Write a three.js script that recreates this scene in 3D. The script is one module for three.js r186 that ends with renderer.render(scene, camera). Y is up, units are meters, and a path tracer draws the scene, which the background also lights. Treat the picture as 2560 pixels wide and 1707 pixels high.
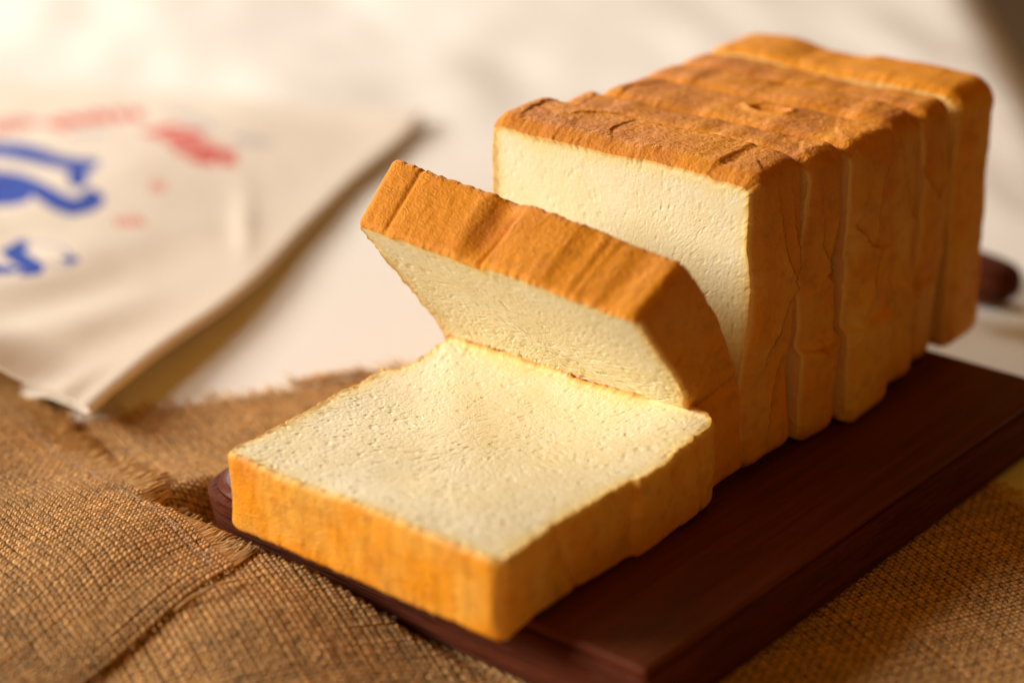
import * as THREE from 'three';
import { mergeGeometries } from 'three/addons/utils/BufferGeometryUtils.js';
import { RectAreaLightUniformsLib } from 'three/addons/lights/RectAreaLightUniformsLib.js';

// ---------------------------------------------------------------- camera, light, exposure
const scene = new THREE.Scene();
const camera = new THREE.PerspectiveCamera(18.1, 1024 / 682, 0.05, 20);
camera.position.set(0.48324, 0.35698, 0.46849);
camera.lookAt(0.48324 - 0.56005, 0.35698 - 0.39389, 0.46849 - 0.72883);
camera.focus = 0.775;
camera.userData.fStop = 3.3;

const renderer = new THREE.WebGLRenderer({ antialias: true });
renderer.toneMapping = THREE.LinearToneMapping;
renderer.toneMappingExposure = 1;
renderer.shadowMap.enabled = true;
RectAreaLightUniformsLib.init();
scene.background = new THREE.Color().setRGB(0.205, 0.087, 0.008);      // the dim warm room around the table

function areaLight(name, at, to, w, h, rgb, intensity) {
  const l = new THREE.RectAreaLight(new THREE.Color().setRGB(...rgb), intensity, w, h);
  l.name = name; l.position.set(...at); scene.add(l); l.lookAt(...to);
  return l;
}
areaLight('window_light', [-2.35, 1.25, 1.55], [-0.02, 0, -0.15], 1.0, 0.9, [1, 0.935, 0.86], 53);
areaLight('back_window_light', [-2.5, 1.5, -1.9], [-0.2, 0, -0.5], 0.9, 0.8, [1, 0.97, 0.92], 26);

// ---------------------------------------------------------------- helpers
function rng(seed) { let s = seed >>> 0; return () => { s = (s + 0x6D2B79F5) | 0; let t = Math.imul(s ^ (s >>> 15), 1 | s); t = (t + Math.imul(t ^ (t >>> 7), 61 | t)) ^ t; return ((t ^ (t >>> 14)) >>> 0) / 4294967296; }; }
const lerp = (a, b, t) => a + (b - a) * t;
const sat = (x) => x < 0 ? 0 : x > 1 ? 1 : x;
const smooth = (a, b, x) => { const t = sat((x - a) / (b - a)); return t * t * (3 - 2 * t); };
const gauss = (x, s) => Math.exp(-(x * x) / (s * s));
function hash3(x, y, z) { let h = Math.imul(x, 374761393) ^ Math.imul(y, 668265263) ^ Math.imul(z, 2147483647 ^ 0x51ed27); h = Math.imul(h ^ (h >>> 13), 1274126177); h ^= h >>> 16; return (h >>> 0) / 4294967296; }
const fade = (t) => t * t * t * (t * (t * 6 - 15) + 10);
function noise3(x, y, z) {                                      // value noise, -1 to 1
  const X = Math.floor(x), Y = Math.floor(y), Z = Math.floor(z), u = fade(x - X), v = fade(y - Y), w = fade(z - Z);
  const a = lerp(hash3(X, Y, Z), hash3(X + 1, Y, Z), u), b = lerp(hash3(X, Y + 1, Z), hash3(X + 1, Y + 1, Z), u);
  const c = lerp(hash3(X, Y, Z + 1), hash3(X + 1, Y, Z + 1), u), d = lerp(hash3(X, Y + 1, Z + 1), hash3(X + 1, Y + 1, Z + 1), u);
  return lerp(lerp(a, b, v), lerp(c, d, v), w) * 2 - 1;
}
const noise2 = (x, y, s = 0) => noise3(x, y, s * 7.31 + 0.5);
function fbm2(x, y, s, o = 4) { let a = 0.5, r = 0; for (let i = 0; i < o; i++) { r += a * noise2(x, y, s + i * 3); x = x * 2.03 + 11.3; y = y * 2.03 - 7.7; a *= 0.5; } return r; }
function pore(x, y, s) {                                          // distance to the nearest centre and that cell's own number
  const X = Math.floor(x), Y = Math.floor(y); let f = 9, id = 0;
  for (let j = -1; j <= 1; j++) for (let i = -1; i <= 1; i++) { const d = (X + i + hash3(X + i, Y + j, s) - x) ** 2 + (Y + j + hash3(X + i, Y + j, s + 101) - y) ** 2; if (d < f) { f = d; id = hash3(X + i, Y + j, s + 57); } }
  return [Math.sqrt(f), id];
}
function segDist(px, py, pts) {
  let best = 9, bt = 0, sd = 1;
  for (let i = 0; i + 1 < pts.length; i++) {
    const [ax, ay] = pts[i], [bx, by] = pts[i + 1], dx = bx - ax, dy = by - ay;
    const t = sat(((px - ax) * dx + (py - ay) * dy) / (dx * dx + dy * dy + 1e-12)), d = Math.hypot(px - ax - dx * t, py - ay - dy * t);
    if (d < best) { best = d; bt = (i + t) / (pts.length - 1); sd = Math.sign(dx * (py - ay) - dy * (px - ax)); }
  }
  return [best, bt, sd];
}
const taken = {};
function numbered(n) { if (!(n in taken)) { taken[n] = 0; return n; } return n + '_' + String(++taken[n]).padStart(3, '0'); }
function shade(o) { o.castShadow = true; o.receiveShadow = true; return o; }
function part(name, geo, mat, parent) { const m = shade(new THREE.Mesh(geo, mat)); m.name = name; parent.add(m); return m; }
function thing(name, label, category, group) {
  const o = new THREE.Group(); o.name = numbered(name); o.userData = { label, category }; if (group) o.userData.group = group; scene.add(o); return o;
}
function gridGeo(nu, nv, fn, { closeU = false, colors = false, flip = false } = {}) {   // fn(i, j) -> {p:[x,y,z], c:[r,g,b], uv:[u,v]}
  const pos = [], col = [], uv = [], idx = [];
  for (let j = 0; j <= nv; j++) for (let i = 0; i <= nu; i++) {
    const r = fn(closeU && i === nu ? 0 : i, j, i); pos.push(r.p[0], r.p[1], r.p[2]); if (colors) col.push(r.c[0], r.c[1], r.c[2]); uv.push(r.uv[0], r.uv[1]);
  }
  const n = nu + 1;
  for (let j = 0; j < nv; j++) for (let i = 0; i < nu; i++) {
    const a = j * n + i, b = a + 1, c = a + n, d = c + 1;
    if (flip) idx.push(a, c, b, b, c, d); else idx.push(a, b, c, b, d, c);
  }
  const g = new THREE.BufferGeometry();
  g.setAttribute('position', new THREE.Float32BufferAttribute(pos, 3));
  if (colors) g.setAttribute('color', new THREE.Float32BufferAttribute(col, 3));
  g.setAttribute('uv', new THREE.Float32BufferAttribute(uv, 2));
  g.setIndex(idx); g.computeVertexNormals();
  if (closeU) { const N = g.attributes.normal; for (let j = 0; j <= nv; j++) { const a = j * n, b = a + nu, x = N.getX(a) + N.getX(b), y = N.getY(a) + N.getY(b), z = N.getZ(a) + N.getZ(b), l = Math.hypot(x, y, z) || 1; N.setXYZ(a, x / l, y / l, z / l); N.setXYZ(b, x / l, y / l, z / l); } }
  return g;
}
function sheet(nu, nv, fn, thick, uvOf) {                        // a cloth with two faces and edges
  const P = [], N = [];
  const at = (i, j) => fn(i / nu, j / nv);
  for (let j = 0; j <= nv; j++) for (let i = 0; i <= nu; i++) P.push(new THREE.Vector3(...at(i, j)));
  const n = nu + 1, g = (i, j) => P[Math.min(nv, Math.max(0, j)) * n + Math.min(nu, Math.max(0, i))];
  for (let j = 0; j <= nv; j++) for (let i = 0; i <= nu; i++) { const a = g(i + 1, j).clone().sub(g(i - 1, j)), b = g(i, j + 1).clone().sub(g(i, j - 1)); N.push(a.cross(b).normalize()); }
  const pos = [], uv = [], idx = [], put = (i, j, s) => { const k = j * n + i, p = P[k], m = N[k]; pos.push(p.x - m.x * thick * s, p.y - m.y * thick * s, p.z - m.z * thick * s); const q = uvOf(i / nu, j / nv); uv.push(q[0], q[1]); return pos.length / 3 - 1; };
  for (const s of [0, 1]) { const base = pos.length / 3; for (let j = 0; j <= nv; j++) for (let i = 0; i <= nu; i++) put(i, j, s);
    for (let j = 0; j < nv; j++) for (let i = 0; i < nu; i++) { const a = base + j * n + i, b = a + 1, c = a + n, d = c + 1; if (s) idx.push(a, c, b, b, c, d); else idx.push(a, b, c, b, d, c); } }
  const rim = []; for (let i = 0; i <= nu; i++) rim.push([i, 0]); for (let j = 1; j <= nv; j++) rim.push([nu, j]); for (let i = nu - 1; i >= 0; i--) rim.push([i, nv]); for (let j = nv - 1; j >= 0; j--) rim.push([0, j]);
  for (let k = 0; k + 1 < rim.length; k++) { const a = put(...rim[k], 0), b = put(...rim[k + 1], 0), c = put(...rim[k], 1), d = put(...rim[k + 1], 1); idx.push(a, c, b, b, c, d); }
  const ge = new THREE.BufferGeometry(); ge.setAttribute('position', new THREE.Float32BufferAttribute(pos, 3)); ge.setAttribute('uv', new THREE.Float32BufferAttribute(uv, 2)); ge.setIndex(idx); ge.computeVertexNormals(); return ge;
}
function tube(pts, r, sides = 6, closed = false) {
  const c = new THREE.CatmullRomCurve3(pts.map((p) => new THREE.Vector3(...p))); return new THREE.TubeGeometry(c, Math.max(4, pts.length * 3), r, sides, closed);
}
function heightTexture(size, fn) {                               // grey tile, fn(u, v) -> 0..1
  const d = new Uint8Array(size * size * 4);
  for (let y = 0; y < size; y++) for (let x = 0; x < size; x++) { const v = Math.round(255 * sat(fn(x / size, y / size))), k = (y * size + x) * 4; d[k] = d[k + 1] = d[k + 2] = v; d[k + 3] = 255; }
  const t = new THREE.DataTexture(d, size, size); t.wrapS = t.wrapT = THREE.RepeatWrapping; t.magFilter = THREE.LinearFilter; t.minFilter = THREE.LinearFilter; t.needsUpdate = true; return t;
}
function tileNoise(u, v, fx, fy, s) {                            // value noise that repeats over the unit square
  const x = u * fx, y = v * fy, X = Math.floor(x), Y = Math.floor(y), a = fade(x - X), b = fade(y - Y), h = (i, j) => hash3(((i % fx) + fx) % fx, ((j % fy) + fy) % fy, s);
  return lerp(lerp(h(X, Y), h(X + 1, Y), a), lerp(h(X, Y + 1), h(X + 1, Y + 1), a), b) * 2 - 1;
}
function tileFbm(u, v, fx, fy, s, o = 4) { let a = 0.5, r = 0; for (let i = 0; i < o; i++) { r += a * tileNoise(u, v, fx, fy, s + i); fx *= 2; fy *= 2; a *= 0.55; } return r; }

// ---------------------------------------------------------------- materials
const M = {};
const crustBump = heightTexture(1024, (u, v) => {
  const wx = tileFbm(u, v, 6, 6, 3, 3) * 0.03, wy = tileFbm(u, v, 6, 6, 9, 3) * 0.03;
  const r1 = 1 - Math.abs(tileFbm(u + wx, v + wy, 20, 34, 21, 4)) * 2.2, r2 = tileFbm(u, v, 90, 90, 40, 3);
  return 0.45 + 0.35 * (r1 - 0.5) + 0.3 * r2;
});
const crumbBump = heightTexture(1024, (u, v) => {
  const wx = tileFbm(u, v, 8, 8, 5, 3) * 0.02, r = 1 - Math.abs(tileFbm(u + wx, v, 30, 44, 61, 3)) * 2.4, f = tileFbm(u, v, 110, 110, 70, 3);
  return 0.5 + 0.3 * (r - 0.5) + 0.4 * f;
});
M.crust = new THREE.MeshPhysicalMaterial({ vertexColors: true, roughness: 0.6, specularIntensity: 0.38, bumpMap: crustBump, bumpScale: 0.00032 });
M.crumb = new THREE.MeshPhysicalMaterial({ vertexColors: true, roughness: 0.7, bumpMap: crumbBump, bumpScale: 0.0001 });

// ---------------------------------------------------------------- the setting: table, cloth
const TABLE = -0.0272;
const weaveBump = heightTexture(512, (u, v) => { const a = Math.sin(u * Math.PI * 2 * 64), b = Math.sin(v * Math.PI * 2 * 64), c = (Math.floor(u * 128) + Math.floor(v * 128)) % 2; return 0.5 + 0.22 * (c ? Math.abs(a) : Math.abs(b)) + 0.25 * tileFbm(u, v, 16, 60, 5, 3); });
{
  M.linen = new THREE.MeshStandardMaterial({ color: new THREE.Color().setRGB(0.82, 0.785, 0.72), roughness: 0.9, bumpMap: weaveBump, bumpScale: 0.0003 });
  // the cloth hangs over the table's far corner along a curve
  const g = sheet(240, 240, (u, v) => {
    let x = lerp(-1.9, 1.1, u), z = lerp(-1.9, 0.7, v);
    // the far side of the cloth ends in a curve and drops there
    const d = (x - (-0.115)) * 0.829 + (z + 0.85) * (-0.559) - 0.0;            // across the far edge
    const edge = -0.012;
    let y = TABLE + 0.013 * fbm2(x * 3 + z * 2, z * 9 - x * 7, 3, 3) * smooth(-0.28, -0.5, z) + 0.0012 * fbm2(x * 14, z * 14, 8, 3) * smooth(-0.1, -0.35, z);
    const over = d - edge;
    if (over > 0) y -= Math.min(0.7, over * over * 14 + over * 0.5) * 1;
    return [x, y, z];
  }, 0.0009, (u, v) => [u * 3 / 0.08, v * 2.6 / 0.08]);
  const cloth = part('tablecloth', g, M.linen, scene);
  cloth.userData = { label: 'cream linen tablecloth spread under the board, burlap and bag', category: 'tablecloth' };
  M.floor = new THREE.MeshStandardMaterial({ color: new THREE.Color().setRGB(0.16, 0.12, 0.08), roughness: 0.8 });
  const f = part('floor', new THREE.BoxGeometry(8, 0.02, 8), M.floor, scene); f.position.set(0, -0.78, -1); f.userData = { kind: 'structure', label: 'dim taupe floor beyond the table edge' };
}

// ---------------------------------------------------------------- bread
const W = 0.12;
// outline: rounded rectangle, counter-clockwise from the middle of the bottom; s in metres
function outlineOf(o) {
  const { H, ns, seed, r = 0.007, rt = 0.009, w = W, notches = [], bulge = 0.0015 } = o;
  const pts = [];
  const segs = [];
  const line = (x0, y0, x1, y1) => segs.push({ L: Math.hypot(x1 - x0, y1 - y0), f: (t) => [lerp(x0, x1, t), lerp(y0, y1, t)] });
  const arc = (cx, cy, R, a0, a1) => segs.push({ L: R * Math.abs(a1 - a0), f: (t) => { const a = lerp(a0, a1, t); return [cx + R * Math.cos(a), cy + R * Math.sin(a)]; } });
  const h = Math.PI / 2;
  line(w / 2, 0, w - r, 0); arc(w - r, r, r, -h, 0); line(w, r, w, H - rt); arc(w - rt, H - rt, rt, 0, h); line(w - rt, H, rt, H); arc(rt, H - rt, rt, h, 2 * h); line(0, H - rt, 0, r); arc(r, r, r, 2 * h, 3 * h); line(r, 0, w / 2, 0);
  const total = segs.reduce((a, b) => a + b.L, 0);
  for (let i = 0; i < ns; i++) {
    let s = (i / ns) * total, k = 0; while (k < segs.length - 1 && s > segs[k].L) { s -= segs[k].L; k++; }
    let [x, y] = segs[k].f(s / segs[k].L);
    // gentle bulge and pinch of the baked sides
    const side = (x / w - 0.5) * 2, up = y / H;
    x += Math.sign(side) * Math.pow(Math.abs(side), 6) * (bulge * noise2(up * 3.1, seed + (side > 0 ? 5 : 9), seed) + 0.0005 * noise2(up * 14, side * 2, seed + 3));
    y += up > 0.5 ? Math.pow(Math.abs(up), 8) * (0.0012 * noise2(x * 40, 3, seed + 11) + 0.0005 * noise2(x * 140, 5, seed)) : 0.0003 * noise2(x * 90, 7, seed);
    for (const [sd, at, step, width] of notches) {              // a step in a side: beyond 'at' it is proud by 'step'
      if (sd === 'R') x += step * sat((side - 0.2) / 0.8) * smooth(at - width, at + width, y);
      if (sd === 'L') x -= step * sat((-side - 0.2) / 0.8) * smooth(at - width, at + width, y);
      if (sd === 'T') y += step * sat((up - 0.5) * 2) * smooth(at - width, at + width, x);
      if (sd === 'B') y -= step * sat((0.5 - up) * 2) * smooth(at - width, at + width, x);
    }
    pts.push([x, y, (i / ns) * total]);
  }
  // outward normals
  return pts.map(([x, y, s], i) => { const a = pts[(i + ns - 1) % ns], b = pts[(i + 1) % ns], tx = b[0] - a[0], ty = b[1] - a[1], l = Math.hypot(tx, ty) || 1; return { x, y, s, nx: ty / l, ny: -tx / l }; });
}
const CRUST = { gold: [0.82, 0.318, 0.014], brown: [0.56, 0.185, 0.020], pale: [0.86, 0.51, 0.105], dark: [0.33, 0.10, 0.012] };
const mix3 = (a, b, t) => [lerp(a[0], b[0], t), lerp(a[1], b[1], t), lerp(a[2], b[2], t)];

// height of the torn crumb: cell walls drawn out along a flow, pores between
function crumbHeight(x, y, seed, flow, amp) {
  const wx = x + 0.010 * noise2(x * 28, y * 28, seed) + 0.003 * fbm2(x * 110, y * 110, seed + 1, 2), wy = y + 0.010 * noise2(x * 28 + 9, y * 28, seed + 4) + 0.003 * fbm2(x * 110 + 9, y * 110, seed + 4, 2);
  const a = flow, c = Math.cos(a), s = Math.sin(a), p = (wx * c + wy * s), q = (-wx * s + wy * c);
  const pit = (sx, sy, k, share) => { const [f1, id] = pore(p * sx, q * sy, seed + k); if (id > share) return 0; const rad = 0.28 + 0.3 * (id / share); return smooth(rad, rad * 0.45, f1); };
  const a1 = pit(260, 430, 1, 0.2), a2 = pit(480, 760, 7, 0.38), a3 = pit(900, 1300, 13, 0.5);
  return amp * (-0.00030 * a1 - 0.00015 * a2 - 0.00008 * a3 + 0.00028 * fbm2(x * 90, y * 90, seed + 2, 2) + 0.00010 * noise2(p * 900, q * 1500, seed + 3));
}

function makeSlice(o) {
  const { name, label, group, H, T, ns, nw, nr, seed, deform, flow = 0.3, amp = 1, backRes = 4, colorOf, dispOf, soft = 0.0011, frontPart = true } = o;
  const t = thing(name, label, 'bread slice', group), out = outlineOf(o);
  const wavy = o.wavy ?? 0, rimJit = out.map((p) => [wavy * noise2(p.s * 45, 7, seed + 1) + 0.00035 * noise2(p.s * 700, 1, seed + 1) + 0.0003 * noise2(p.s * 130, 2, seed + 1), wavy * noise2(p.s * 45, 8, seed + 1) + 0.00035 * noise2(p.s * 700, 3, seed + 1) + 0.0003 * noise2(p.s * 130, 4, seed + 1)]);
  const band = (i, q) => {                                       // crust surface; q 0..1 from front to back
    const p = out[i]; let w = q * T;
    const e = Math.min(w, T - w), round = -soft * Math.pow(1 - sat(e / (soft * 1.7)), 2);
    const d = dispOf ? dispOf(p, w) : { d: 0, k: 0 };
    const dd = round + d.d + 0.00006 * noise3(p.s * 400, w * 400, seed);
    const edgeJit = q < 0.5 ? rimJit[i][0] * (1 - sat(w / 0.008)) : rimJit[i][1] * (1 - sat((T - w) / 0.008));
    return { x: p.x + p.nx * dd, y: p.y + p.ny * dd, w: w + edgeJit, p, g: d.k };
  };
  const crust = gridGeo(ns, nw, (i, j, ri) => {
    // rows gather at the two cut edges
    const a = j / nw, q = 0.5 - 0.5 * Math.cos(Math.PI * a) * (0.55 + 0.45 * Math.abs(Math.cos(Math.PI * a)));
    const b = band(i, q), P = deform(b.x, b.y, b.w), w = q * T;
    const c = colorOf(b.p, w, b.g, Math.min(w, T - w));
    return { p: P, c, uv: [(ri === ns ? b.p.s + out[1].s * ns : b.p.s) / 0.05, (o.z0 + w) / 0.05] };
  }, { closeU: true, colors: true });
  part('crust', crust, M.crust, t);
  const cx = (o.w ?? W) / 2, cy = H / 2;
  const face = (front, rings) => gridGeo(ns, rings, (i, j) => {
    const b = band(i, front ? 0 : 1), f = j / rings, k = 1 - f;   // j = 0 on the rim
    const x = lerp(b.x, cx, f), y = lerp(b.y, cy, f), rim = Math.hypot(b.x - x, b.y - y) * Math.abs(((b.x - cx) * b.p.nx + (b.y - cy) * b.p.ny) / (Math.hypot(b.x - cx, b.y - cy) || 1));
    const h = front && rings > 8 ? crumbHeight(x, y, seed, flow, (typeof amp === 'function' ? amp(x, y) : amp)) * smooth(0, 0.002, rim) : 0;
    const w = (front ? 0 : T) + lerp(b.w - (front ? 0 : T), 0, smooth(0, 0.003, rim)) + (front ? -h : h);
    const n = fbm2(x * 70, y * 70, seed + 31, 3), m = fbm2(x * 400, y * 400, seed + 37, 2);
    const band1 = 1 - smooth(0.0002, 0.0019 + 0.0009 * n, rim), band2 = 1 - smooth(0.001, 0.008 + 0.004 * n, rim);
    let c = mix3([0.87, 0.80, 0.56], [0.845, 0.735, 0.43], sat(0.45 + 0.7 * n + 0.35 * m));
    c = mix3(c, [0.88, 0.70, 0.28], 0.7 * band2);
    c = mix3(c, [0.82, 0.45, 0.08], 0.9 * band1);
    if (o.lip) c = mix3(c, [0.62, 0.24, 0.03], 0.85 * smooth(o.lip, o.lip + 0.0018, y + 0.0009 * noise2(x * 160, 3, seed)));
    return { p: deform(x, y, w), c, uv: [x / 0.04, y / 0.04] };
  }, { closeU: true, colors: true, flip: !front });
  part('crumb', face(true, nr), M.crumb, t);
  part('crumb', face(false, backRes), M.crumb, t);
  return t;
}
const sideCol = (seed, o = {}) => (p, w, g, e) => {
  const back = w > o.T / 2 ? 0.25 : 1, top = smooth(0.35, 0.8, p.ny), bot = smooth(0.35, 0.8, -p.ny), n = fbm2(p.s * 60, (o.z0 + w) * 60, seed, 4), m = fbm2(p.s * 260, (o.z0 + w) * 260, seed + 5, 3);
  let c = mix3(o.side ?? CRUST.pale, CRUST.gold, sat(0.5 + 0.9 * n));
  if (o.upper) c = mix3(c, CRUST.brown, 0.6 * smooth(o.upper[0], o.upper[1], p.y + 0.012 * n));
  c = mix3(c, mix3(o.top ?? CRUST.brown, CRUST.gold, sat(0.35 + 1.1 * n)), top);
  if (o.bottom) c = mix3(c, mix3(o.bottom, CRUST.pale, sat(0.25 + 0.9 * n)), bot);
  c = mix3(c, CRUST.dark, 0.28 * sat(m * 2 - 0.1));
  return mix3(c, [0.88, 0.60, 0.19], back * (0.75 - 0.75 * top) * (1 - smooth(0.0002, 0.0016 + 0.0014 * n, e)));
};
// creases of the loaf as a whole. right side: [height, depth into the loaf]; top: [x, depth]
const SIDE_CREASES = [
  [[0.112, 0.157], [0.085, 0.160], [0.070, 0.166], [0.066, 0.176]], [[0.070, 0.166], [0.050, 0.160], [0.036, 0.150]], [[0.105, 0.168], [0.082, 0.170], [0.062, 0.168]], [[0.045, 0.172], [0.028, 0.160], [0.010, 0.158]],
  [[0.100, 0.184], [0.080, 0.188], [0.066, 0.194], [0.060, 0.199], [0.068, 0.203]], [[0.038, 0.178], [0.035, 0.190], [0.040, 0.203]], [[0.090, 0.200], [0.075, 0.196], [0.056, 0.186]],
  [[0.095, 0.212], [0.080, 0.206], [0.070, 0.216], [0.066, 0.236]], [[0.108, 0.230], [0.088, 0.222], [0.050, 0.218], [0.030, 0.206]], [[0.070, 0.236], [0.055, 0.226], [0.040, 0.216]], [[0.105, 0.242], [0.085, 0.247], [0.070, 0.256], [0.064, 0.262]],
  [[0.104, 0.268], [0.085, 0.262], [0.074, 0.270], [0.080, 0.281]], [[0.068, 0.244], [0.045, 0.250], [0.034, 0.262], [0.040, 0.280]], [[0.050, 0.238], [0.030, 0.246]],
];
const TOP_CREASES = [
  [[0.122, 0.150], [0.112, 0.157], [0.106, 0.160]], [[0.055, 0.146], [0.047, 0.158], [0.048, 0.172]], [[0.012, 0.148], [0.008, 0.160], [0.012, 0.176]], [[0.024, 0.158], [0.032, 0.170], [0.050, 0.175]],
  [[0.100, 0.204], [0.108, 0.190], [0.116, 0.178]], [[0.090, 0.237], [0.100, 0.220], [0.110, 0.205]], [[0.012, 0.180], [0.008, 0.206], [0.016, 0.242]], [[0.030, 0.238], [0.050, 0.254], [0.076, 0.280]],
];
function loafDisp(zf, seed, extra) {
  return (p, w) => {
    let d = 0, k = 0; const z = zf + w;
    const groove = (px, py, lines, depth, width) => { for (const L of lines) { const wx = 0.0016 * noise2(px * 130, py * 130, 5) + 0.0006 * noise2(px * 420, py * 420, 6), wy = 0.0016 * noise2(px * 130, py * 130, 8) + 0.0006 * noise2(px * 420, py * 420, 9); const [ds, bt, sd] = segDist(px + wx, py + wy, L); if (ds > 0.014) continue; const f = Math.sin(Math.PI * sat(0.06 + 0.88 * bt)); d += f * depth * (sd > 0 ? Math.exp(-ds / 0.005) : -0.35 * Math.exp(-ds / 0.0018));  } };
    const r = smooth(0.3, 0.8, p.nx), tp = smooth(0.3, 0.8, p.ny);
    if (r > 0) { groove(p.y, z, SIDE_CREASES, 0.0024 * r, 0.0005); d += r * (0.0020 * fbm2(p.y * 32, z * 50, seed + 40, 3)); }
    if (tp > 0) { groove(p.x, z, TOP_CREASES, 0.00045 * tp, 0.0004); const fib = 1 - Math.abs(fbm2(p.x * 260 + z * 170, z * 420 - p.x * 190, 71, 3)) * 3; d += tp * (0.0010 * fbm2(p.x * 40, z * 40, 60, 3) + 0.00024 * fib); }
    if (extra) { const e = extra(p, w, z); d += e.d; k = Math.max(k, e.k); }
    return { d, k };
  };
}
const G = 'slices of the white loaf on the board';
// the flat slice, cut face up
{
  const H = 0.1185, T = 0.0295;
  const col = sideCol(3, { z0: 0, T, side: [0.82, 0.47, 0.09], bottom: [0.88, 0.335, 0.010], top: CRUST.gold });
  makeSlice({ name: 'bread_slice', label: 'slice lying flat on the board, its white crumb face up and orange crust forward', group: G, H, T, ns: 1400, nw: 54, nr: 185, seed: 3, r: 0.006, rt: 0.007, z0: 0, notches: [['R', 0.07, 0.0022, 0.0012], ['L', 0.088, -0.0035, 0.0016], ['T', 0.062, -0.0016, 0.0014], ['T', 0.095, 0.0012, 0.001]],
    flow: 0.7, amp: 0.8, soft: 0.0014, lip: 0.1155,
    colorOf: (p, w, g, e) => { const c = col(p, w, g, e), b = smooth(0.35, 0.8, -p.ny), n = fbm2(p.x * 90, w * 45, 81, 3); return mix3(c, [0.68, 0.20, 0.010], sat(n * 1.6 - 0.05) * 0.6); },
    dispOf: (p, w) => { const b = smooth(0.3, 0.8, -p.ny), f = fbm2(p.x * 120, w * 30, 83, 3), r = smooth(0.3, 0.8, Math.abs(p.nx)); const crease = r * 0.0012 * gauss(p.y - (0.030 + 0.4 * w), 0.0012) + r * 0.0012 * gauss(p.y - 0.105 - 0.1 * w, 0.001); return { d: b * 0.0007 * f + r * 0.0009 * fbm2(p.y * 60, w * 60, 85, 3) - crease, k: 0 }; },
    deform: (x, y, w) => {
      const u = x / W - 0.5, v = y / H, dish = -0.0036 * (1 - sat(u * u * 4)) * (1 - Math.pow(Math.abs(v * 2 - 1), 3)) * (1 - w / T), curl = (0.0055 * Math.pow(sat((v - 0.55) / 0.45), 2) + 0.0016 * smooth(0.965, 0.995, v)) * lerp(1, 0.45, w / T);
      return [-0.0035 + x * 1.045 + 0.002 * v * (x / W) - 0.0005 * v * (1 - x / W), T - w + dish + curl + 0.0008 * noise2(x * 30, y * 30, 6) * (1 - w / T) + 0.0002, -y + 0.0005 + 0.0045 * (x / W) * (1 - v)];
    } });
}
// the slice that folds forward
{
  const H = 0.1085, T = 0.0275, th = 0.70, zf = -0.1198;
  const ang = (y) => th * smooth(0.018, 0.045, y), N = 240, cz = [0], cy = [0];
  for (let i = 1; i <= N; i++) { const a = ang((i - 0.5) / N * H * 1.1); cz.push(cz[i - 1] + Math.sin(a) * H * 1.1 / N); cy.push(cy[i - 1] + Math.cos(a) * H * 1.1 / N); }
  const col = sideCol(7, { z0: 0, T, side: [0.72, 0.32, 0.045], upper: [0.07, 0.12], top: [0.74, 0.27, 0.018] });
  makeSlice({ name: 'bread_slice', label: 'slice folding forward between the flat slice and the upright loaf', group: G, H, T, ns: 1080, nw: 50, nr: 120, seed: 17, r: 0.004, rt: 0.0038, z0: 0.03, notches: [['T', 0.056, 0.0014, 0.0016], ['T', 0.095, -0.0006, 0.002], ['L', 0.08, 0.0012, 0.004]],
    flow: 0.2, amp: (x, y) => lerp(0.7, 1.6, smooth(0.075, 0.035, y)), soft: 0.0012,
    colorOf: (p, w, g, e) => { const c = col(p, w, g, e), t = smooth(0.3, 0.8, p.ny); return mix3(c, [0.45, 0.13, 0.012], 0.7 * t * gauss(p.x - 0.050, 0.008) * smooth(0.0, 0.012, w) * smooth(T, T - 0.012, w)); },
    dispOf: (p, w) => { const t = smooth(0.3, 0.8, p.ny), r = smooth(0.3, 0.8, p.nx), g1 = t * gauss(p.x - 0.0545 - 0.08 * w, 0.0012), g2 = t * 0.6 * gauss(p.x - 0.0125, 0.0009), g3 = t * 0.4 * gauss(p.x - 0.093, 0.0015), fold = r * gauss(p.y - 0.034, 0.0016);
      return { d: -0.0011 * (g1 + g2 + g3) - 0.0016 * fold - 0.0016 * t * gauss(p.x - 0.050, 0.006) * smooth(0, 0.01, w) + t * 0.00022 * fbm2(p.x * 420, w * 150, 23, 3) + 0.0009 * r * fbm2(p.y * 60, w * 90, 25, 3), k: 0 }; },
    deform: (x, y, w) => {
      const s = sat(y / (H * 1.1)) * N, i = Math.min(N - 1, Math.floor(s)), f = s - i, a = ang(y), xn = x / W, v = y / H, yy = y < 0 ? y : 0, hi = smooth(0.03, 0.085, y);
      const b = a * lerp(1.06, 0.55, xn), ww = w * lerp(1, lerp(1.04, 1.12, xn), hi);      // the right side stands more upright: the slice is twisted
      const zc = lerp(cz[i], cz[i + 1], f), yc = lerp(cy[i], cy[i + 1], f) + yy;
      const tw = -0.001 + 0.0045 * v - 0.0045 * v * (1 - xn) + x * lerp(1.0, 0.985, v) - 0.0055 * xn * gauss(y - 0.036, 0.016) * (1 - 0.7 * sat(w / T));
      return [tw, yc + 0.0003 - 0.0045 * v * xn + 0.0025 * v * (1 - xn) + ww * Math.sin(b), zf + zc - ww * Math.cos(b) + 0.001 * v * xn];
    } });
}
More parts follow.
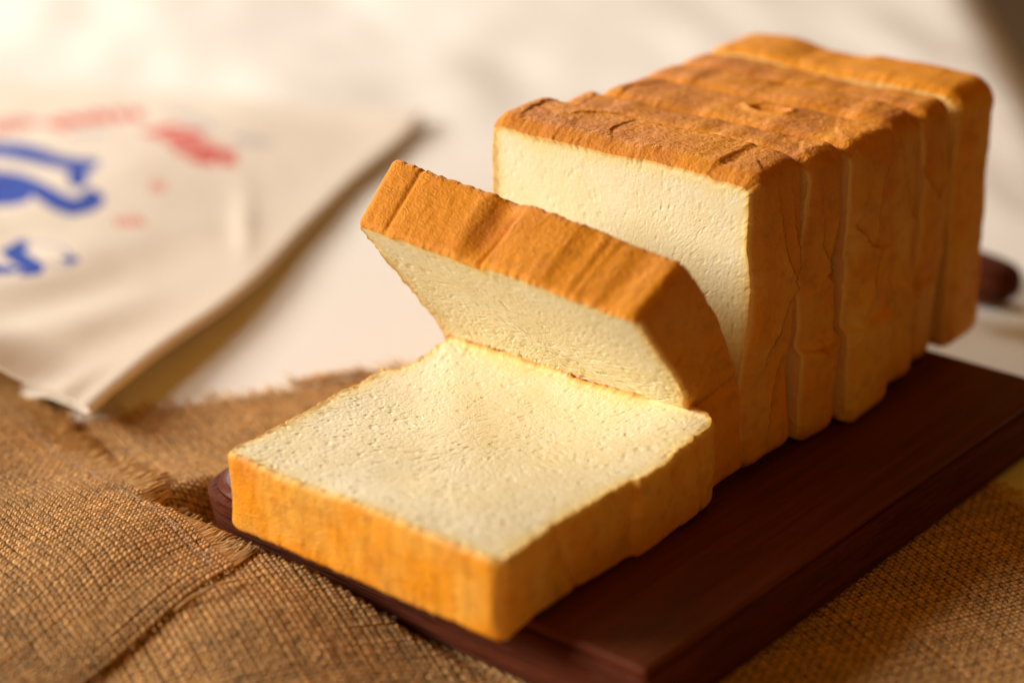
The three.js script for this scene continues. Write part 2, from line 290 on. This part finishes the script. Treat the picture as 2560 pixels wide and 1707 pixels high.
// the upright slices and the heel
const UP = [
  // zf, T, dx, H, w, label
  { zf: 0.1440, T: 0.0328, dx: 0.0012, H: 0.1170, ns: 1150, nw: 62, nr: 130, label: 'first upright slice of the loaf, whole crumb face showing behind the folding slice' },
  { zf: 0.1782, T: 0.0246, dx: 0.0040, H: 0.1140, ns: 900, nw: 44, nr: 5, label: 'second upright slice of the loaf, counted from the one showing its crumb' },
  { zf: 0.2036, T: 0.0328, dx: 0.0095, H: 0.1135, ns: 820, nw: 46, nr: 5, label: 'third upright slice, its crust torn by a dark hole on top' },
  { zf: 0.2376, T: 0.0250, dx: 0.0066, H: 0.1125, ns: 700, nw: 34, nr: 5, label: 'fourth upright slice, just behind the one with the dark hole on top' },
  { zf: 0.2632, T: 0.0235, dx: 0.0040, H: 0.1115, ns: 640, nw: 30, nr: 5, label: 'fifth upright slice, pressed against the heel of the loaf' },
  { zf: 0.2925, T: 0.0345, dx: 0.0030, H: 0.1125, w: 0.1245, ns: 640, nw: 34, nr: 5, label: 'heel end slice closing the loaf over the rear edge of the board', heel: true },
];
UP.forEach((s, n) => {
  const seed = 41 + n * 13, zt = rng(seed);
  const yaw = (zt() - 0.5) * 0.012, lean = (zt() - 0.5) * 0.006;
  const extra = (p, w, z) => {
    let d = 0, k = 0; const r = smooth(0.3, 0.8, p.nx), t = smooth(0.3, 0.8, p.ny);
    if ((n === 1 || n === 2) && r) { const a = smooth(0.041, 0.038, p.y + 0.0008 * noise2(z * 200, 1, 2)); d += r * 0.0024 * a; }
    if (n === 2 && t) { const hd = Math.hypot((p.x - 0.068) / 1.6, (z - 0.222) / 0.75) + 0.0011 * noise2(p.x * 260, z * 260, 3), h = smooth(0.0052, 0.0030, hd); d += t * (0.0009 * gauss(hd - 0.0062, 0.0015) - 0.0062 * h); }
    if (n === 0 && t) { const e = smooth(0.010, 0.0, w); d -= t * 0.0010 * e * e; }
    return { d, k };
  };
  makeSlice({ name: s.heel ? 'bread_heel' : 'bread_slice', label: s.label, group: G, H: s.H, T: s.T, w: s.w ?? W, ns: s.ns, nw: s.nw, nr: s.nr, seed, r: 0.006, rt: s.heel ? 0.011 : 0.008, z0: s.zf,
    notches: n === 0 ? [['R', 0.095, 0.0015, 0.006], ['T', 0.100, -0.0012, 0.002]] : n === 3 ? [['R', 0.05, -0.0026, 0.008]] : n === 4 ? [['R', 0.045, 0.0018, 0.006], ['R', 0.085, -0.001, 0.004]] : [['R', 0.06, -0.001, 0.02]],
    flow: 1.35, amp: (x, y) => lerp(0.45, 0.9, smooth(0.09, 0.05, y) * smooth(0.04, 0.1, x)),
    colorOf: sideCol(seed, { z0: s.zf, T: s.T, upper: s.heel ? null : [0.045, 0.115], side: n < 2 ? [0.76, 0.385, 0.065] : CRUST.pale, top: s.heel ? CRUST.gold : [0.62, 0.22, 0.026] }),
    dispOf: loafDisp(s.zf, seed, extra), soft: s.heel ? 0.0026 : 0.0036, wavy: n ? 0.0016 : 0.0008,
    deform: (x, y, w) => {
      let q = w; if (s.heel) { const e = Math.max(Math.abs(x / W - 0.5) * 2, Math.abs(y / s.H - 0.5) * 2), rr = smooth(s.T - 0.012, s.T, w); const k = 1 - 0.045 * rr * rr; x = W / 2 + (x - W / 2) * k; y = s.H / 2 + (y - s.H / 2) * k; q = w - 0.004 * rr * (1 - Math.pow(sat(e), 4)) * 0; }
      return [x + s.dx + yaw * q + lean * y, y + 0.0002, -s.zf - q - yaw * (x - W / 2)];
    } });
});

// ---------------------------------------------------------------- cutting board
{
  const x0 = -0.046, x1 = 0.1685, z0 = -0.292, z1 = -0.0098, T = 0.0242, R = 0.026;
  const t = thing('cutting_board', 'dark reddish brown wooden cutting board carrying the sliced loaf', 'cutting board');
  const WOOD = [[0.055, 0.0075, 0.002], [0.145, 0.025, 0.005]];
  const grain = (tone, rough, s) => { const d = new Uint8Array(512 * 512 * 4), h = new Uint8Array(512 * 512 * 4); for (let y = 0; y < 512; y++) for (let x = 0; x < 512; x++) { const u = x / 512, v = y / 512, g = tileFbm(u, v, 3, 40, s, 5), f = tileFbm(u, v, 10, 190, s + 9, 2), l = tileFbm(u, v, 2, 6, s + 17, 3); const m = sat(0.5 + 0.55 * g + 0.3 * f + 0.35 * l), k = (y * 512 + x) * 4; const c = mix3(tone[0], tone[1], m); for (let q = 0; q < 3; q++) d[k + q] = Math.round(255 * Math.pow(c[q], 1 / 2.2)); d[k + 3] = 255; const hv = Math.round(255 * sat(0.5 + 0.5 * f + 0.3 * g)); h[k] = h[k + 1] = h[k + 2] = hv; h[k + 3] = 255; }
    const mk = (a, c) => { const e = new THREE.DataTexture(a, 512, 512); e.wrapS = e.wrapT = THREE.RepeatWrapping; e.magFilter = THREE.LinearFilter; if (c) e.colorSpace = THREE.SRGBColorSpace; e.needsUpdate = true; return e; };
    return new THREE.MeshPhysicalMaterial({ map: mk(d, true), bumpMap: mk(h), bumpScale: rough, roughness: 0.46, specularIntensity: 0.35, specularColor: new THREE.Color().setRGB(1, 0.8, 0.6) }); };
  M.board = grain(WOOD, 0.00025, 5);
  M.boardEdge = grain(WOOD, 0.0011, 33); M.boardEdge.roughness = 0.7; M.boardEdge.specularIntensity = 0.3;
  const sh = new THREE.Shape(); const X0 = x0, X1 = x1, Y0 = -z1, Y1 = -z0;
  sh.moveTo(X0 + R, Y0); sh.lineTo(X1 - 0.003, Y0); sh.quadraticCurveTo(X1, Y0, X1, Y0 + 0.003); sh.lineTo(X1, Y1 - 0.004); sh.quadraticCurveTo(X1, Y1, X1 - 0.004, Y1); sh.lineTo(X0 + R, Y1); sh.quadraticCurveTo(X0, Y1, X0, Y1 - R); sh.lineTo(X0, Y0 + R); sh.quadraticCurveTo(X0, Y0, X0 + R, Y0);
  const bull = (g) => { const p = g.attributes.position; for (let i = 0; i < p.count; i++) { const y = p.getY(i), k = smooth(0.0, 0.02, -y) * 2 - 1, e = sat(Math.abs(y + T / 2) / (T / 2)), f = 0.011 * (1 - Math.sqrt(Math.max(0, 1 - e * e))), l = smooth(0.03, -0.03, p.getX(i)); p.setX(i, p.getX(i) + f * l); p.setZ(i, p.getZ(i) - 0.5 * f * l * smooth(-0.06, -0.01, p.getZ(i))); } g.computeVertexNormals(); return g; };
  const inset = (g) => { g.rotateX(-Math.PI / 2); return g; };
  const uvBox = (g, sx, sz) => { const p = g.attributes.position, n = g.attributes.normal, u = g.attributes.uv; for (let i = 0; i < p.count; i++) { const x = p.getX(i), y = p.getY(i), z = p.getZ(i); if (Math.abs(n.getY(i)) > 0.7) u.setXY(i, z / sx, x / sz); else if (Math.abs(n.getX(i)) > 0.7) u.setXY(i, z / sx, y / sz); else u.setXY(i, x / sx, y / sz); } return g; };
  const body = inset(new THREE.ExtrudeGeometry(sh, { depth: T - 0.0075, bevelEnabled: true, bevelSize: 0.002, bevelOffset: -0.002, bevelThickness: 0.002, bevelSegments: 4, curveSegments: 10 })); body.translate(0, -T + 0.002, 0);
  bull(uvBox(body, 0.11, 0.06)); part('body', body, M.boardEdge, t);
  const sh2 = sh;
  const top = inset(new THREE.ExtrudeGeometry(sh2, { depth: 0.0012, bevelEnabled: true, bevelSize: 0.0016, bevelOffset: -0.0030, bevelThickness: 0.0012, bevelSegments: 4, curveSegments: 10 })); top.translate(0, -0.0024, 0);
  bull(uvBox(top, 0.22, 0.16)); part('top', top, M.board, t);
  t.position.set(x1, 0, z1); t.rotation.y = -0.033; for (const m of t.children) m.position.set(-x1, 0, -z1);
}
// dark wooden handle lying behind the loaf
{
  const t = thing('wooden_handle', 'dark brown rounded wooden handle lying on the cloth behind the loaf heel', 'handle');
  const g = gridGeo(28, 60, (i, j) => { const a = i / 28 * Math.PI * 2, v = j / 60, L = 0.11, end = Math.sqrt(Math.max(0, 1 - Math.pow(Math.abs(v * 2 - 1), 12))), rx = 0.0115 * (0.9 + 0.1 * Math.cos(v * 9)) * end, rz = 0.0125 * end, ca = Math.cos(a), sa = Math.sin(a), q = (x) => Math.sign(x) * Math.pow(Math.abs(x), 0.6); return { p: [lerp(-L, 0, v), q(sa) * rx, q(ca) * rz], uv: [v * L / 0.11, i / 28 * 0.9] }; }, { closeU: true, flip: true });
  const m = part('grip', g, M.boardEdge, t); t.position.set(0.104, TABLE + 0.0125, -0.414); t.rotation.y = -0.05;
}

// ---------------------------------------------------------------- burlap
const fiberBump = heightTexture(256, (u, v) => 0.5 + 0.7 * tileFbm(u + v * 0.5, v, 4, 24, 3, 3));
M.jute = new THREE.MeshPhysicalMaterial({ color: 0xffffff, roughness: 0.85, bumpMap: fiberBump, bumpScale: 0.0002, sheen: 0.3, sheenRoughness: 0.5, sheenColor: new THREE.Color().setRGB(0.9, 0.6, 0.3) });
function crossing(seed, ro, ru) {                                // one yarn over another, in a unit cell
  const R = rng(seed), yarn = (along, sign, r, ph) => gridGeo(9, 8, (i, j) => {
    const x = j / 8 - 0.5, a = i / 9 * Math.PI * 2, rr = r * (1 + 0.10 * Math.sin(a * 3 + x * 9 + ph) + 0.08 * Math.sin(x * 11 + ph * 2)), y = sign * 0.27 * Math.cos(x * Math.PI) + Math.sin(a) * rr * 0.72, z = Math.cos(a) * rr * 1.12 + 0.04 * Math.sin(x * 6.283 + ph);
    return { p: along ? [x, y, z] : [z, y, x], uv: [x * 1.2 + ph, i / 9] };
  }, { closeU: true, flip: along });
  return mergeGeometries([yarn(true, 1, ro, R() * 6), yarn(false, -1, ru, R() * 6)]);
}
const CELLS = [crossing(1, 0.35, 0.36), crossing(2, 0.41, 0.33), crossing(3, 0.30, 0.37), crossing(4, 0.38, 0.42)];
const JUTE = [0.70, 0.41, 0.155];
function weave(surf, ni, nj, keep, seed, parent, pitchJit) {
  const list = CELLS.map(() => []), R = rng(seed), A = new THREE.Vector3(), B = new THREE.Vector3(), C = new THREE.Vector3(), D = new THREE.Vector3();
  const ti = Array.from({ length: ni + 2 }, () => R()), tj = Array.from({ length: nj + 2 }, () => R());
  const P = (i, j) => surf(i + 0.16 * (noise2(i * 1.0, j * 0.06, seed) + 0.6 * noise2(i * 0.3, j * 0.02, seed + 5)), j + 0.16 * (noise2(i * 0.06, j * 1.0, seed + 9) + 0.6 * noise2(i * 0.02, j * 0.3, seed + 6)));
  for (let j = 0; j < nj; j++) for (let i = 0; i < ni; i++) {
    const c = P(i, j); if (!keep(c, i, j)) continue;
    A.set(...P(i + 0.5, j)).sub(B.set(...P(i - 0.5, j))); C.set(...P(i, j + 0.5)).sub(D.set(...P(i, j - 0.5)));
    const X = A.clone(), Z = C.clone(), Y = Z.clone().cross(X).normalize().multiplyScalar((X.length() + Z.length()) / 2 * (0.92 + 0.16 * R()));
    const over = (i + j) % 2, m = new THREE.Matrix4(); if (over) m.makeBasis(X, Y, Z); else m.makeBasis(Z, Y, X.negate());
    m.setPosition(c[0], c[1], c[2]);
    const yv = over ? tj[j] : ti[i], tone = 0.78 + 0.26 * yv + 0.42 * (R() - 0.5) + 0.25 * fbm2(i * 0.05, j * 0.05, seed + 2, 2), warm = R() - 0.5;
    list[Math.min(3, Math.floor(yv * 2.5 + R() * 1.5))].push([m, [JUTE[0] * tone, JUTE[1] * tone * (1 + 0.10 * warm), JUTE[2] * tone * (1 + 0.35 * warm)]]);
  }
  const col = new THREE.Color();
  list.forEach((l, k) => { if (!l.length) return; const im = new THREE.InstancedMesh(CELLS[k], M.jute, l.length); im.name = 'weave'; im.userData.kind = 'stuff'; shade(im); l.forEach(([m, c], n) => { im.setMatrixAt(n, m); im.setColorAt(n, col.setRGB(...c)); }); parent.add(im); });
  return P;
}
const hairGeo = new THREE.TubeGeometry(new THREE.CatmullRomCurve3([[-0.5, 0, 0], [-0.2, 0.12, 0.06], [0.15, 0.16, -0.08], [0.5, 0.3, 0.1]].map((p) => new THREE.Vector3(...p))), 6, 0.012, 3);
function hairs(P, n, ni, nj, keep, seed, parent) {
  const R = rng(seed), ms = []; const up = new THREE.Vector3();
  for (let k = 0; k < n * 4 && ms.length < n; k++) { const i = R() * ni, j = R() * nj, c = P(i, j); if (!keep(c, Math.floor(i), Math.floor(j))) continue; const L = 0.0022 + 0.006 * R() * R(), q = new THREE.Quaternion().setFromEuler(new THREE.Euler((R() - 0.5) * 1.2, R() * 6.283, (R() - 0.5) * 0.9)); ms.push(new THREE.Matrix4().compose(new THREE.Vector3(c[0], c[1] + 0.0007, c[2]), q, new THREE.Vector3(L, L, L))); }
  const im = new THREE.InstancedMesh(hairGeo, M.jute, ms.length), c = new THREE.Color(); im.name = 'stray_fibres'; im.userData.kind = 'stuff'; shade(im); ms.forEach((m, k) => { im.setMatrixAt(k, m); const t = 0.9 + 0.5 * R(); im.setColorAt(k, c.setRGB(JUTE[0] * t * 1.1, JUTE[1] * t * 1.15, JUTE[2] * t * 1.3)); }); parent.add(im);
}
M.fringe = new THREE.MeshPhysicalMaterial({ color: new THREE.Color().setRGB(0.74, 0.45, 0.17), roughness: 0.8, bumpMap: fiberBump, bumpScale: 0.0002, sheen: 0.4, sheenColor: new THREE.Color().setRGB(0.9, 0.6, 0.3) });
const PITCH = 0.0022;
const hump = (x, z) => 0.0165 * lerp(0.1, 1, smooth(-0.14, -0.02, x)) * smooth(0.125, 0.02, x) * (1 - 0.7 * smooth(0.02, 0.085, z)) * lerp(smooth(-0.10, -0.015, z), smooth(-0.014, -0.004, z), smooth(-0.062, -0.045, x));
// lower burlap, under the board
{
  const t = thing('burlap_cloth', 'brown burlap cloth lying flat under the cutting board', 'burlap');
  const o = [0.0025, -0.320], da = [-0.502, 0.865], db = [0.905, 0.425];
  const surf = (i, j) => { const a = i * PITCH, b = j * PITCH, x = o[0] + da[0] * a + db[0] * b, z = o[1] + da[1] * a + db[1] * b; const bo = x > -0.05 && x < 0.172 && z > -0.30 && z < -0.006 ? 1 : 0; return [x, TABLE + 0.0012 + hump(x, z) + (bo ? 0 : 0.0009 * (0.5 + fbm2(x * 22, z * 22, 4, 2))), z]; };
  const cf = camera.position;
  const keep = (c) => { if (c[0] > -0.036 && c[0] < 0.158 && c[2] > -0.284 && c[2] < -0.020) return false; const dx = c[0] - cf.x, dy = c[1] - cf.y, dz = c[2] - cf.z, d = dx * -0.56005 + dy * -0.39389 + dz * -0.72883; const px = (dx * 0.79293 + dz * -0.60931) / d, py = (dx * -0.24 + dy * 0.91916 + dz * -0.31232) / d; return Math.abs(px) < 0.30 && py > -0.24; };
  const P = weave(surf, 257, 178, keep, 11, t);
  hairs(P, 6000, 257, 178, keep, 5, t);
  const R = rng(77), fr = [];
  for (let i = 0; i < 257; i += 1) { const L = (2 + 5 * R()) * (R() < 0.08 ? 2.5 : 1), p = []; const k = (R() - 0.5) * 1.5; for (let q = 0; q <= 4; q++) { const c = surf(i + k * q / 4, -L * q / 4); p.push([c[0], c[1] + 0.0006 * Math.sin(q + i) + 0.0004, c[2]]); } if (keep(p[0])) fr.push(tube(p, 0.0003 + 0.0003 * R(), 5)); }
  for (let j = 0; j < 178; j += 1) { const L = 1 + 4 * R(), p = []; for (let q = 0; q <= 4; q++) { const c = surf(-L * q / 4, j + 0.4 * Math.sin(q * L)); p.push([c[0], c[1] + 0.0005, c[2]]); } if (keep(p[0])) fr.push(tube(p, 0.0003 + 0.0003 * R(), 5)); }
  // a loose wisp of threads at the rear edge
  for (let k = 0; k < 16; k++) { const p = []; for (let q = 0; q <= 6; q++) { const f = q / 6; p.push([-0.1075 + 0.033 * f + 0.005 * R(), TABLE + 0.003 + 0.0025 * Math.sin(f * 3.1) * (0.4 + R() * 0.6), -0.1413 - 0.031 * f - 0.008 * Math.sin(f * 3.1) - 0.003 * R()]); } fr.push(tube(p, 0.0003, 4)); }
  const f = part('fringe', mergeGeometries(fr), M.fringe, t); f.userData.kind = 'stuff';
}
// upper burlap, folded over it with a frayed edge
{
  const t = thing('burlap_cloth', 'frayed burlap piece with fringed edge overlapping the flat burlap beside the board', 'burlap');
  // axes: a along the frayed edge away from the tip, b away from the edge
  const o = [0.0085, 0.002], da = [-0.950, -0.312], db = [0.02, 0.995];
  const h = (x, z, a, b) => { const lift = 0.0052 * smooth(-0.012, 0.045, b) * (0.6 + 0.5 * smooth(0.0, 0.05, a)) - 0.003 * smooth(0.05, 0.13, b); return TABLE + 0.0034 + hump(x, z) + Math.max(0, lift + 0.0016 * fbm2(x * 26, z * 26, 9, 2)) * smooth(-0.003, 0.012, a + 0.002); };
  const S = (a, b) => { const x = o[0] + da[0] * a + db[0] * b, z = o[1] + da[1] * a + db[1] * b; return [x, h(x, z, a, b), z]; };
  const p2 = PITCH * 1.02, surf = (i, j) => S(i * p2, 0.009 + j * p2 + 0.0006 * Math.sin(i * 0.21));
  const keep = () => true;
  const ni = 112, nj = 68, P = weave(surf, ni, nj, keep, 23, t);
  hairs(P, 9000, ni, nj, keep, 9, t);
  const R = rng(31), fr = [];
  for (let i = 0; i < ni; i++) for (let k = 0; k < 4; k++) {
    const L = (0.012 + 0.006 * R()) * (0.9 + 0.3 * noise2(i * 0.3, 1, 3)), sw = (R() - 0.5) * 2.4, p = [], oi = i + (k - 1.5) * 0.24, x0 = S(oi * p2, 0.0095);
    for (let q = 0; q <= 4; q++) { const f = q / 4, c = S((oi + sw * f * f) * p2, 0.0095 - L * f), base = TABLE + 0.0026 + hump(c[0], c[2]); p.push([c[0], Math.max(base, lerp(c[1], x0[1], 0.35) + 0.0014 * (R() - 0.3) * f), c[2]]); }
    fr.push(tube(p, 0.00022 + 0.00030 * R() * (k === 1 ? 1.6 : 1), 5));
  }
  for (let j = 0; j < nj; j++) for (let k = 0; k < 2; k++) { const L = 0.001 + 0.0035 * R(), p = [], b = 0.009 + (j + k * 0.4) * p2; for (let q = 0; q <= 3; q++) { const f = q / 3, c = S(0.001 - L * f, b + 0.0008 * f * (R() - 0.5)); p.push([c[0], Math.max(TABLE + 0.0026 + hump(c[0], c[2]), c[1]), c[2]]); } fr.push(tube(p, 0.0003 + 0.0002 * R(), 5)); }
  const f = part('fringe', mergeGeometries(fr), M.fringe, t); f.userData.kind = 'stuff';
  // stitching thread near the edge
  const st = []; for (let i = 2; i < ni; i += 2) { const p = []; for (let q = 0; q <= 4; q++) { const c = surf(i + q * 0.42, 2.6 + 0.3 * Math.sin(i)); p.push([c[0], c[1] + 0.0006 + 0.0005 * Math.sin(q / 4 * Math.PI), c[2]]); } st.push(tube(p, 0.00016, 5)); }
  M.thread = new THREE.MeshStandardMaterial({ color: new THREE.Color().setRGB(0.55, 0.42, 0.36), roughness: 0.6 });
  const s = part('stitching', mergeGeometries(st), M.thread, t); s.userData.kind = 'stuff';
  // one loose strand beside the cut edge
  const ls = []; for (let k = 0; k < 5; k++) { const p = []; for (let q = 0; q <= 5; q++) { const f = q / 5; { const x = lerp(0.011, 0.0185, f) + 0.0006 * R(), z = lerp(0.041, 0.0155, f) + 0.0008 * R(); p.push([x, TABLE + 0.0032 + hump(x, z) + 0.002 * Math.sin(f * 3) + 0.0006 * R(), z]); }; } ls.push(tube(p, 0.00035, 5)); }
  const l = part('loose_strand', mergeGeometries(ls), M.fringe, t); l.userData.kind = 'stuff';
}

// ---------------------------------------------------------------- canvas bag
{
  const t = thing('canvas_tote_bag', 'natural canvas tote bag with blue and red print lying on the cloth', 'tote bag');
  const O = [-0.118, -0.03], e1 = [-0.391, -0.920], e2 = [-0.920, 0.391], A = 0.475, B = 0.44;
  // print, drawn in the bag's own plane (a along its side seam, b across), centimetres
  const cm = 40, cv = document.createElement('canvas'); cv.width = 50 * cm; cv.height = 46 * cm; const c = cv.getContext('2d');
  c.fillStyle = '#eadfce'; c.fillRect(0, 0, cv.width, cv.height);
  const X = (p) => [p[0] * cm, p[1] * cm];
  const poly = (pts, fill) => { c.fillStyle = fill; c.beginPath(); pts.map(X).forEach((p, i) => i ? c.lineTo(...p) : c.moveTo(...p)); c.closePath(); c.fill(); c.strokeStyle = fill; c.lineWidth = 0.6 * cm; c.lineJoin = 'round'; c.stroke(); };
  const stroke = (pts, w, col) => { c.strokeStyle = col; c.lineWidth = w * cm; c.lineCap = 'butt'; c.lineJoin = 'round'; c.beginPath(); pts.map(X).forEach((p, i) => i ? c.lineTo(...p) : c.moveTo(...p)); c.stroke(); };
  const BL = '#1a46ac', RD = '#d63a30', GR = '#a9a6b8';
  poly([[32.62, 20.5], [32.8, 19.78], [32.68, 18.37], [32.02, 16.97], [31.23, 15.66], [30.84, 14.29], [31.07, 13.38], [30.29, 12.94], [29.7, 12.98], [29.4, 13.26], [27.6, 12.37], [26.86, 12.37], [27.81, 13.0], [29.32, 13.58], [29.8, 14.98], [30.46, 17.27], [30.86, 18.8], [31.1, 19.72]], BL);
  poly([[27.82, 18.03], [27.83, 17.26], [27.84, 16.49], [27.22, 15.27], [26.11, 13.84], [24.97, 12.42], [24.64, 11.51], [25.35, 11.22], [26.39, 11.39], [25.83, 10.74], [24.87, 10.36], [23.73, 10.47], [22.98, 10.98], [23.26, 11.85], [24.33, 13.11], [25.39, 14.12], [25.17, 14.39], [23.83, 14.1], [23.31, 14.47], [23.03, 15.57]], BL);
  poly([[17.17, 11.75], [18.57, 11.67], [18.39, 11.52], [17.23, 11.17], [16.39, 10.23], [15.47, 9.17], [14.61, 8.84], [14.24, 9.13], [14.99, 9.28], [16.06, 10.59]], BL);
  poly([[14.94, 11.18], [14.73, 9.93], [14.14, 9.97], [13.77, 10.58]], BL);
  stroke([[18.36, 11.62], [18.75, 10.75], [18.43, 9.53], [17.21, 8.26], [16.08, 7.95], [15.79, 8.5], [16.08, 9.1]], 0.12, '#6f78b8');
  c.fillStyle = BL; c.beginPath(); c.arc(16.95 * cm, 8.31 * cm, 0.42 * cm, 0, 7); c.fill();
  const blocks = (pts, w, col, n, gap) => { const L = []; for (let i = 0; i + 1 < pts.length; i++) for (let k = 0; k < 20; k++) { const f = k / 20; L.push([lerp(pts[i][0], pts[i + 1][0], f), lerp(pts[i][1], pts[i + 1][1], f)]); } const m = Math.floor(L.length / n); for (let k = 0; k < n; k++) stroke(L.slice(k * m, Math.max(k * m + 2, Math.floor((k + 1 - gap) * m))), w * (0.85 + 0.3 * hash3(k, n, 3)), col); };
  blocks([[35.03, 21.46], [36.62, 20.88], [37.97, 20.29]], 2.0, RD, 4, 0.25);
  blocks([[36.77, 18.59], [38.38, 17.83], [39.39, 17.04], [40.24, 15.88], [41.0, 14.67]], 2.4, RD, 6, 0.18);
  blocks([[38.12, 12.88], [37.18, 10.99], [35.62, 9.4], [34.49, 7.89], [35.18, 6.33]], 2.6, RD, 6, 0.12);
  blocks([[35.14, 16.58], [35.77, 15.78], [36.44, 14.86]], 1.0, GR, 5, 0.35); blocks([[41.71, 13.71], [40.43, 11.65], [38.75, 9.6]], 1.1, GR, 8, 0.4); blocks([[38.28, 8.07], [38.15, 6.94], [38.23, 5.77]], 1.1, GR, 5, 0.35);
  blocks([[28.5, 8.88], [28.74, 7.97]], 1.7, '#dc5f4c', 3, 0.2); blocks([[22.75, 8.56], [23.6, 7.25]], 1.3, '#dc5f4c', 5, 0.25);
  const tex = new THREE.CanvasTexture(cv); tex.colorSpace = THREE.SRGBColorSpace; tex.flipY = false; tex.wrapS = tex.wrapT = THREE.ClampToEdgeWrapping;
  const cb = weaveBump.clone(); cb.repeat.set(9, 9); cb.needsUpdate = true;
  M.canvas = new THREE.MeshPhysicalMaterial({ map: tex, roughness: 0.9, bumpMap: cb, bumpScale: 0.00025, sheen: 0.2 });
  M.canvasPlain = new THREE.MeshPhysicalMaterial({ color: new THREE.Color().setRGB(0.78, 0.70, 0.58), roughness: 0.9, sheen: 0.2 });
  const lift = (a) => 0.003 + 0.0105 * Math.pow(1 - sat((a - 0.02) / 0.40), 2.2), mouth = (b) => 0.023 + 0.30 * b + 0.002 * Math.sin(b * 90);
  const fill = (a, b) => { const r = 0.004; return Math.sqrt(sat(b / r) * (2 - sat(b / r))); };
  const top = (a, b) => { const body = 0.0022 + 0.010 * smooth(0, 0.12, b) * smooth(0.48, 0.40, a); const wr = 0.0012 * Math.sin((a * 0.8 + b * 1.4) * 55 + 3 * noise2(a * 9, b * 9, 2)) * gauss(a - b * 0.8 - 0.06, 0.08) + 0.0015 * fbm2(a * 13 - b * 8, b * 12 + a * 4, 12, 3) + 0.0022 * gauss((a - 0.24) * 0.35 - (b - 0.02) * 0.94, 0.006) * gauss(a - 0.23, 0.06); return (body + wr * smooth(0, 0.04, b)) * lerp(1, 0.8, smooth(0.3, 0.44, a)); };
  const mk = (sgn) => sheet(160, 150, (u, v) => {
    const b = B * Math.pow(u, 1.7), a0 = mouth(b) + (sgn < 0 ? 0.35 * Math.min(b, 0.1) + 0.004 * Math.sin(b * 60) * smooth(0, 0.03, b) : 0), a = lerp(a0, A, v), f = fill(a, b);
    const L = TABLE + lift(a) + 0.002; let y;
    if (sgn > 0) y = L + f * top(a, b) + 0.0008; else y = Math.max(TABLE + 0.0012 + 0.001 * (1 - v), L - f * (lift(a) * smooth(0, 0.05, b) * 0.95 + 0.002));
    const near = 1 - smooth(0, 0.05, a - a0);
    if (sgn > 0) y += near * (0.0025 * Math.sin(b * 110 + 1) * smooth(0.006, 0.02, b) + 0.006 * smooth(0.008, 0.04, b)); else y += near * (0.003 * gauss(b - 0.034, 0.011) + 0.0015);
    const bb = b + 0.0025 * Math.sin(a * 23) + 0.003 * noise2(a * 12, 3, 5);
    return [O[0] + e1[0] * a + e2[0] * bb, y, O[1] + e1[1] * a + e2[1] * bb];
  }, 0.0009, (u, v) => { const b = B * Math.pow(u, 1.7), a = lerp(mouth(b), A, v); return sgn > 0 ? [a / 0.50, b / 0.46] : [0.98, 0.02]; });
  part('front_panel', mk(1), M.canvas, t);
  part('back_panel', mk(-1), M.canvasPlain, t);
}

renderer.render(scene, camera);
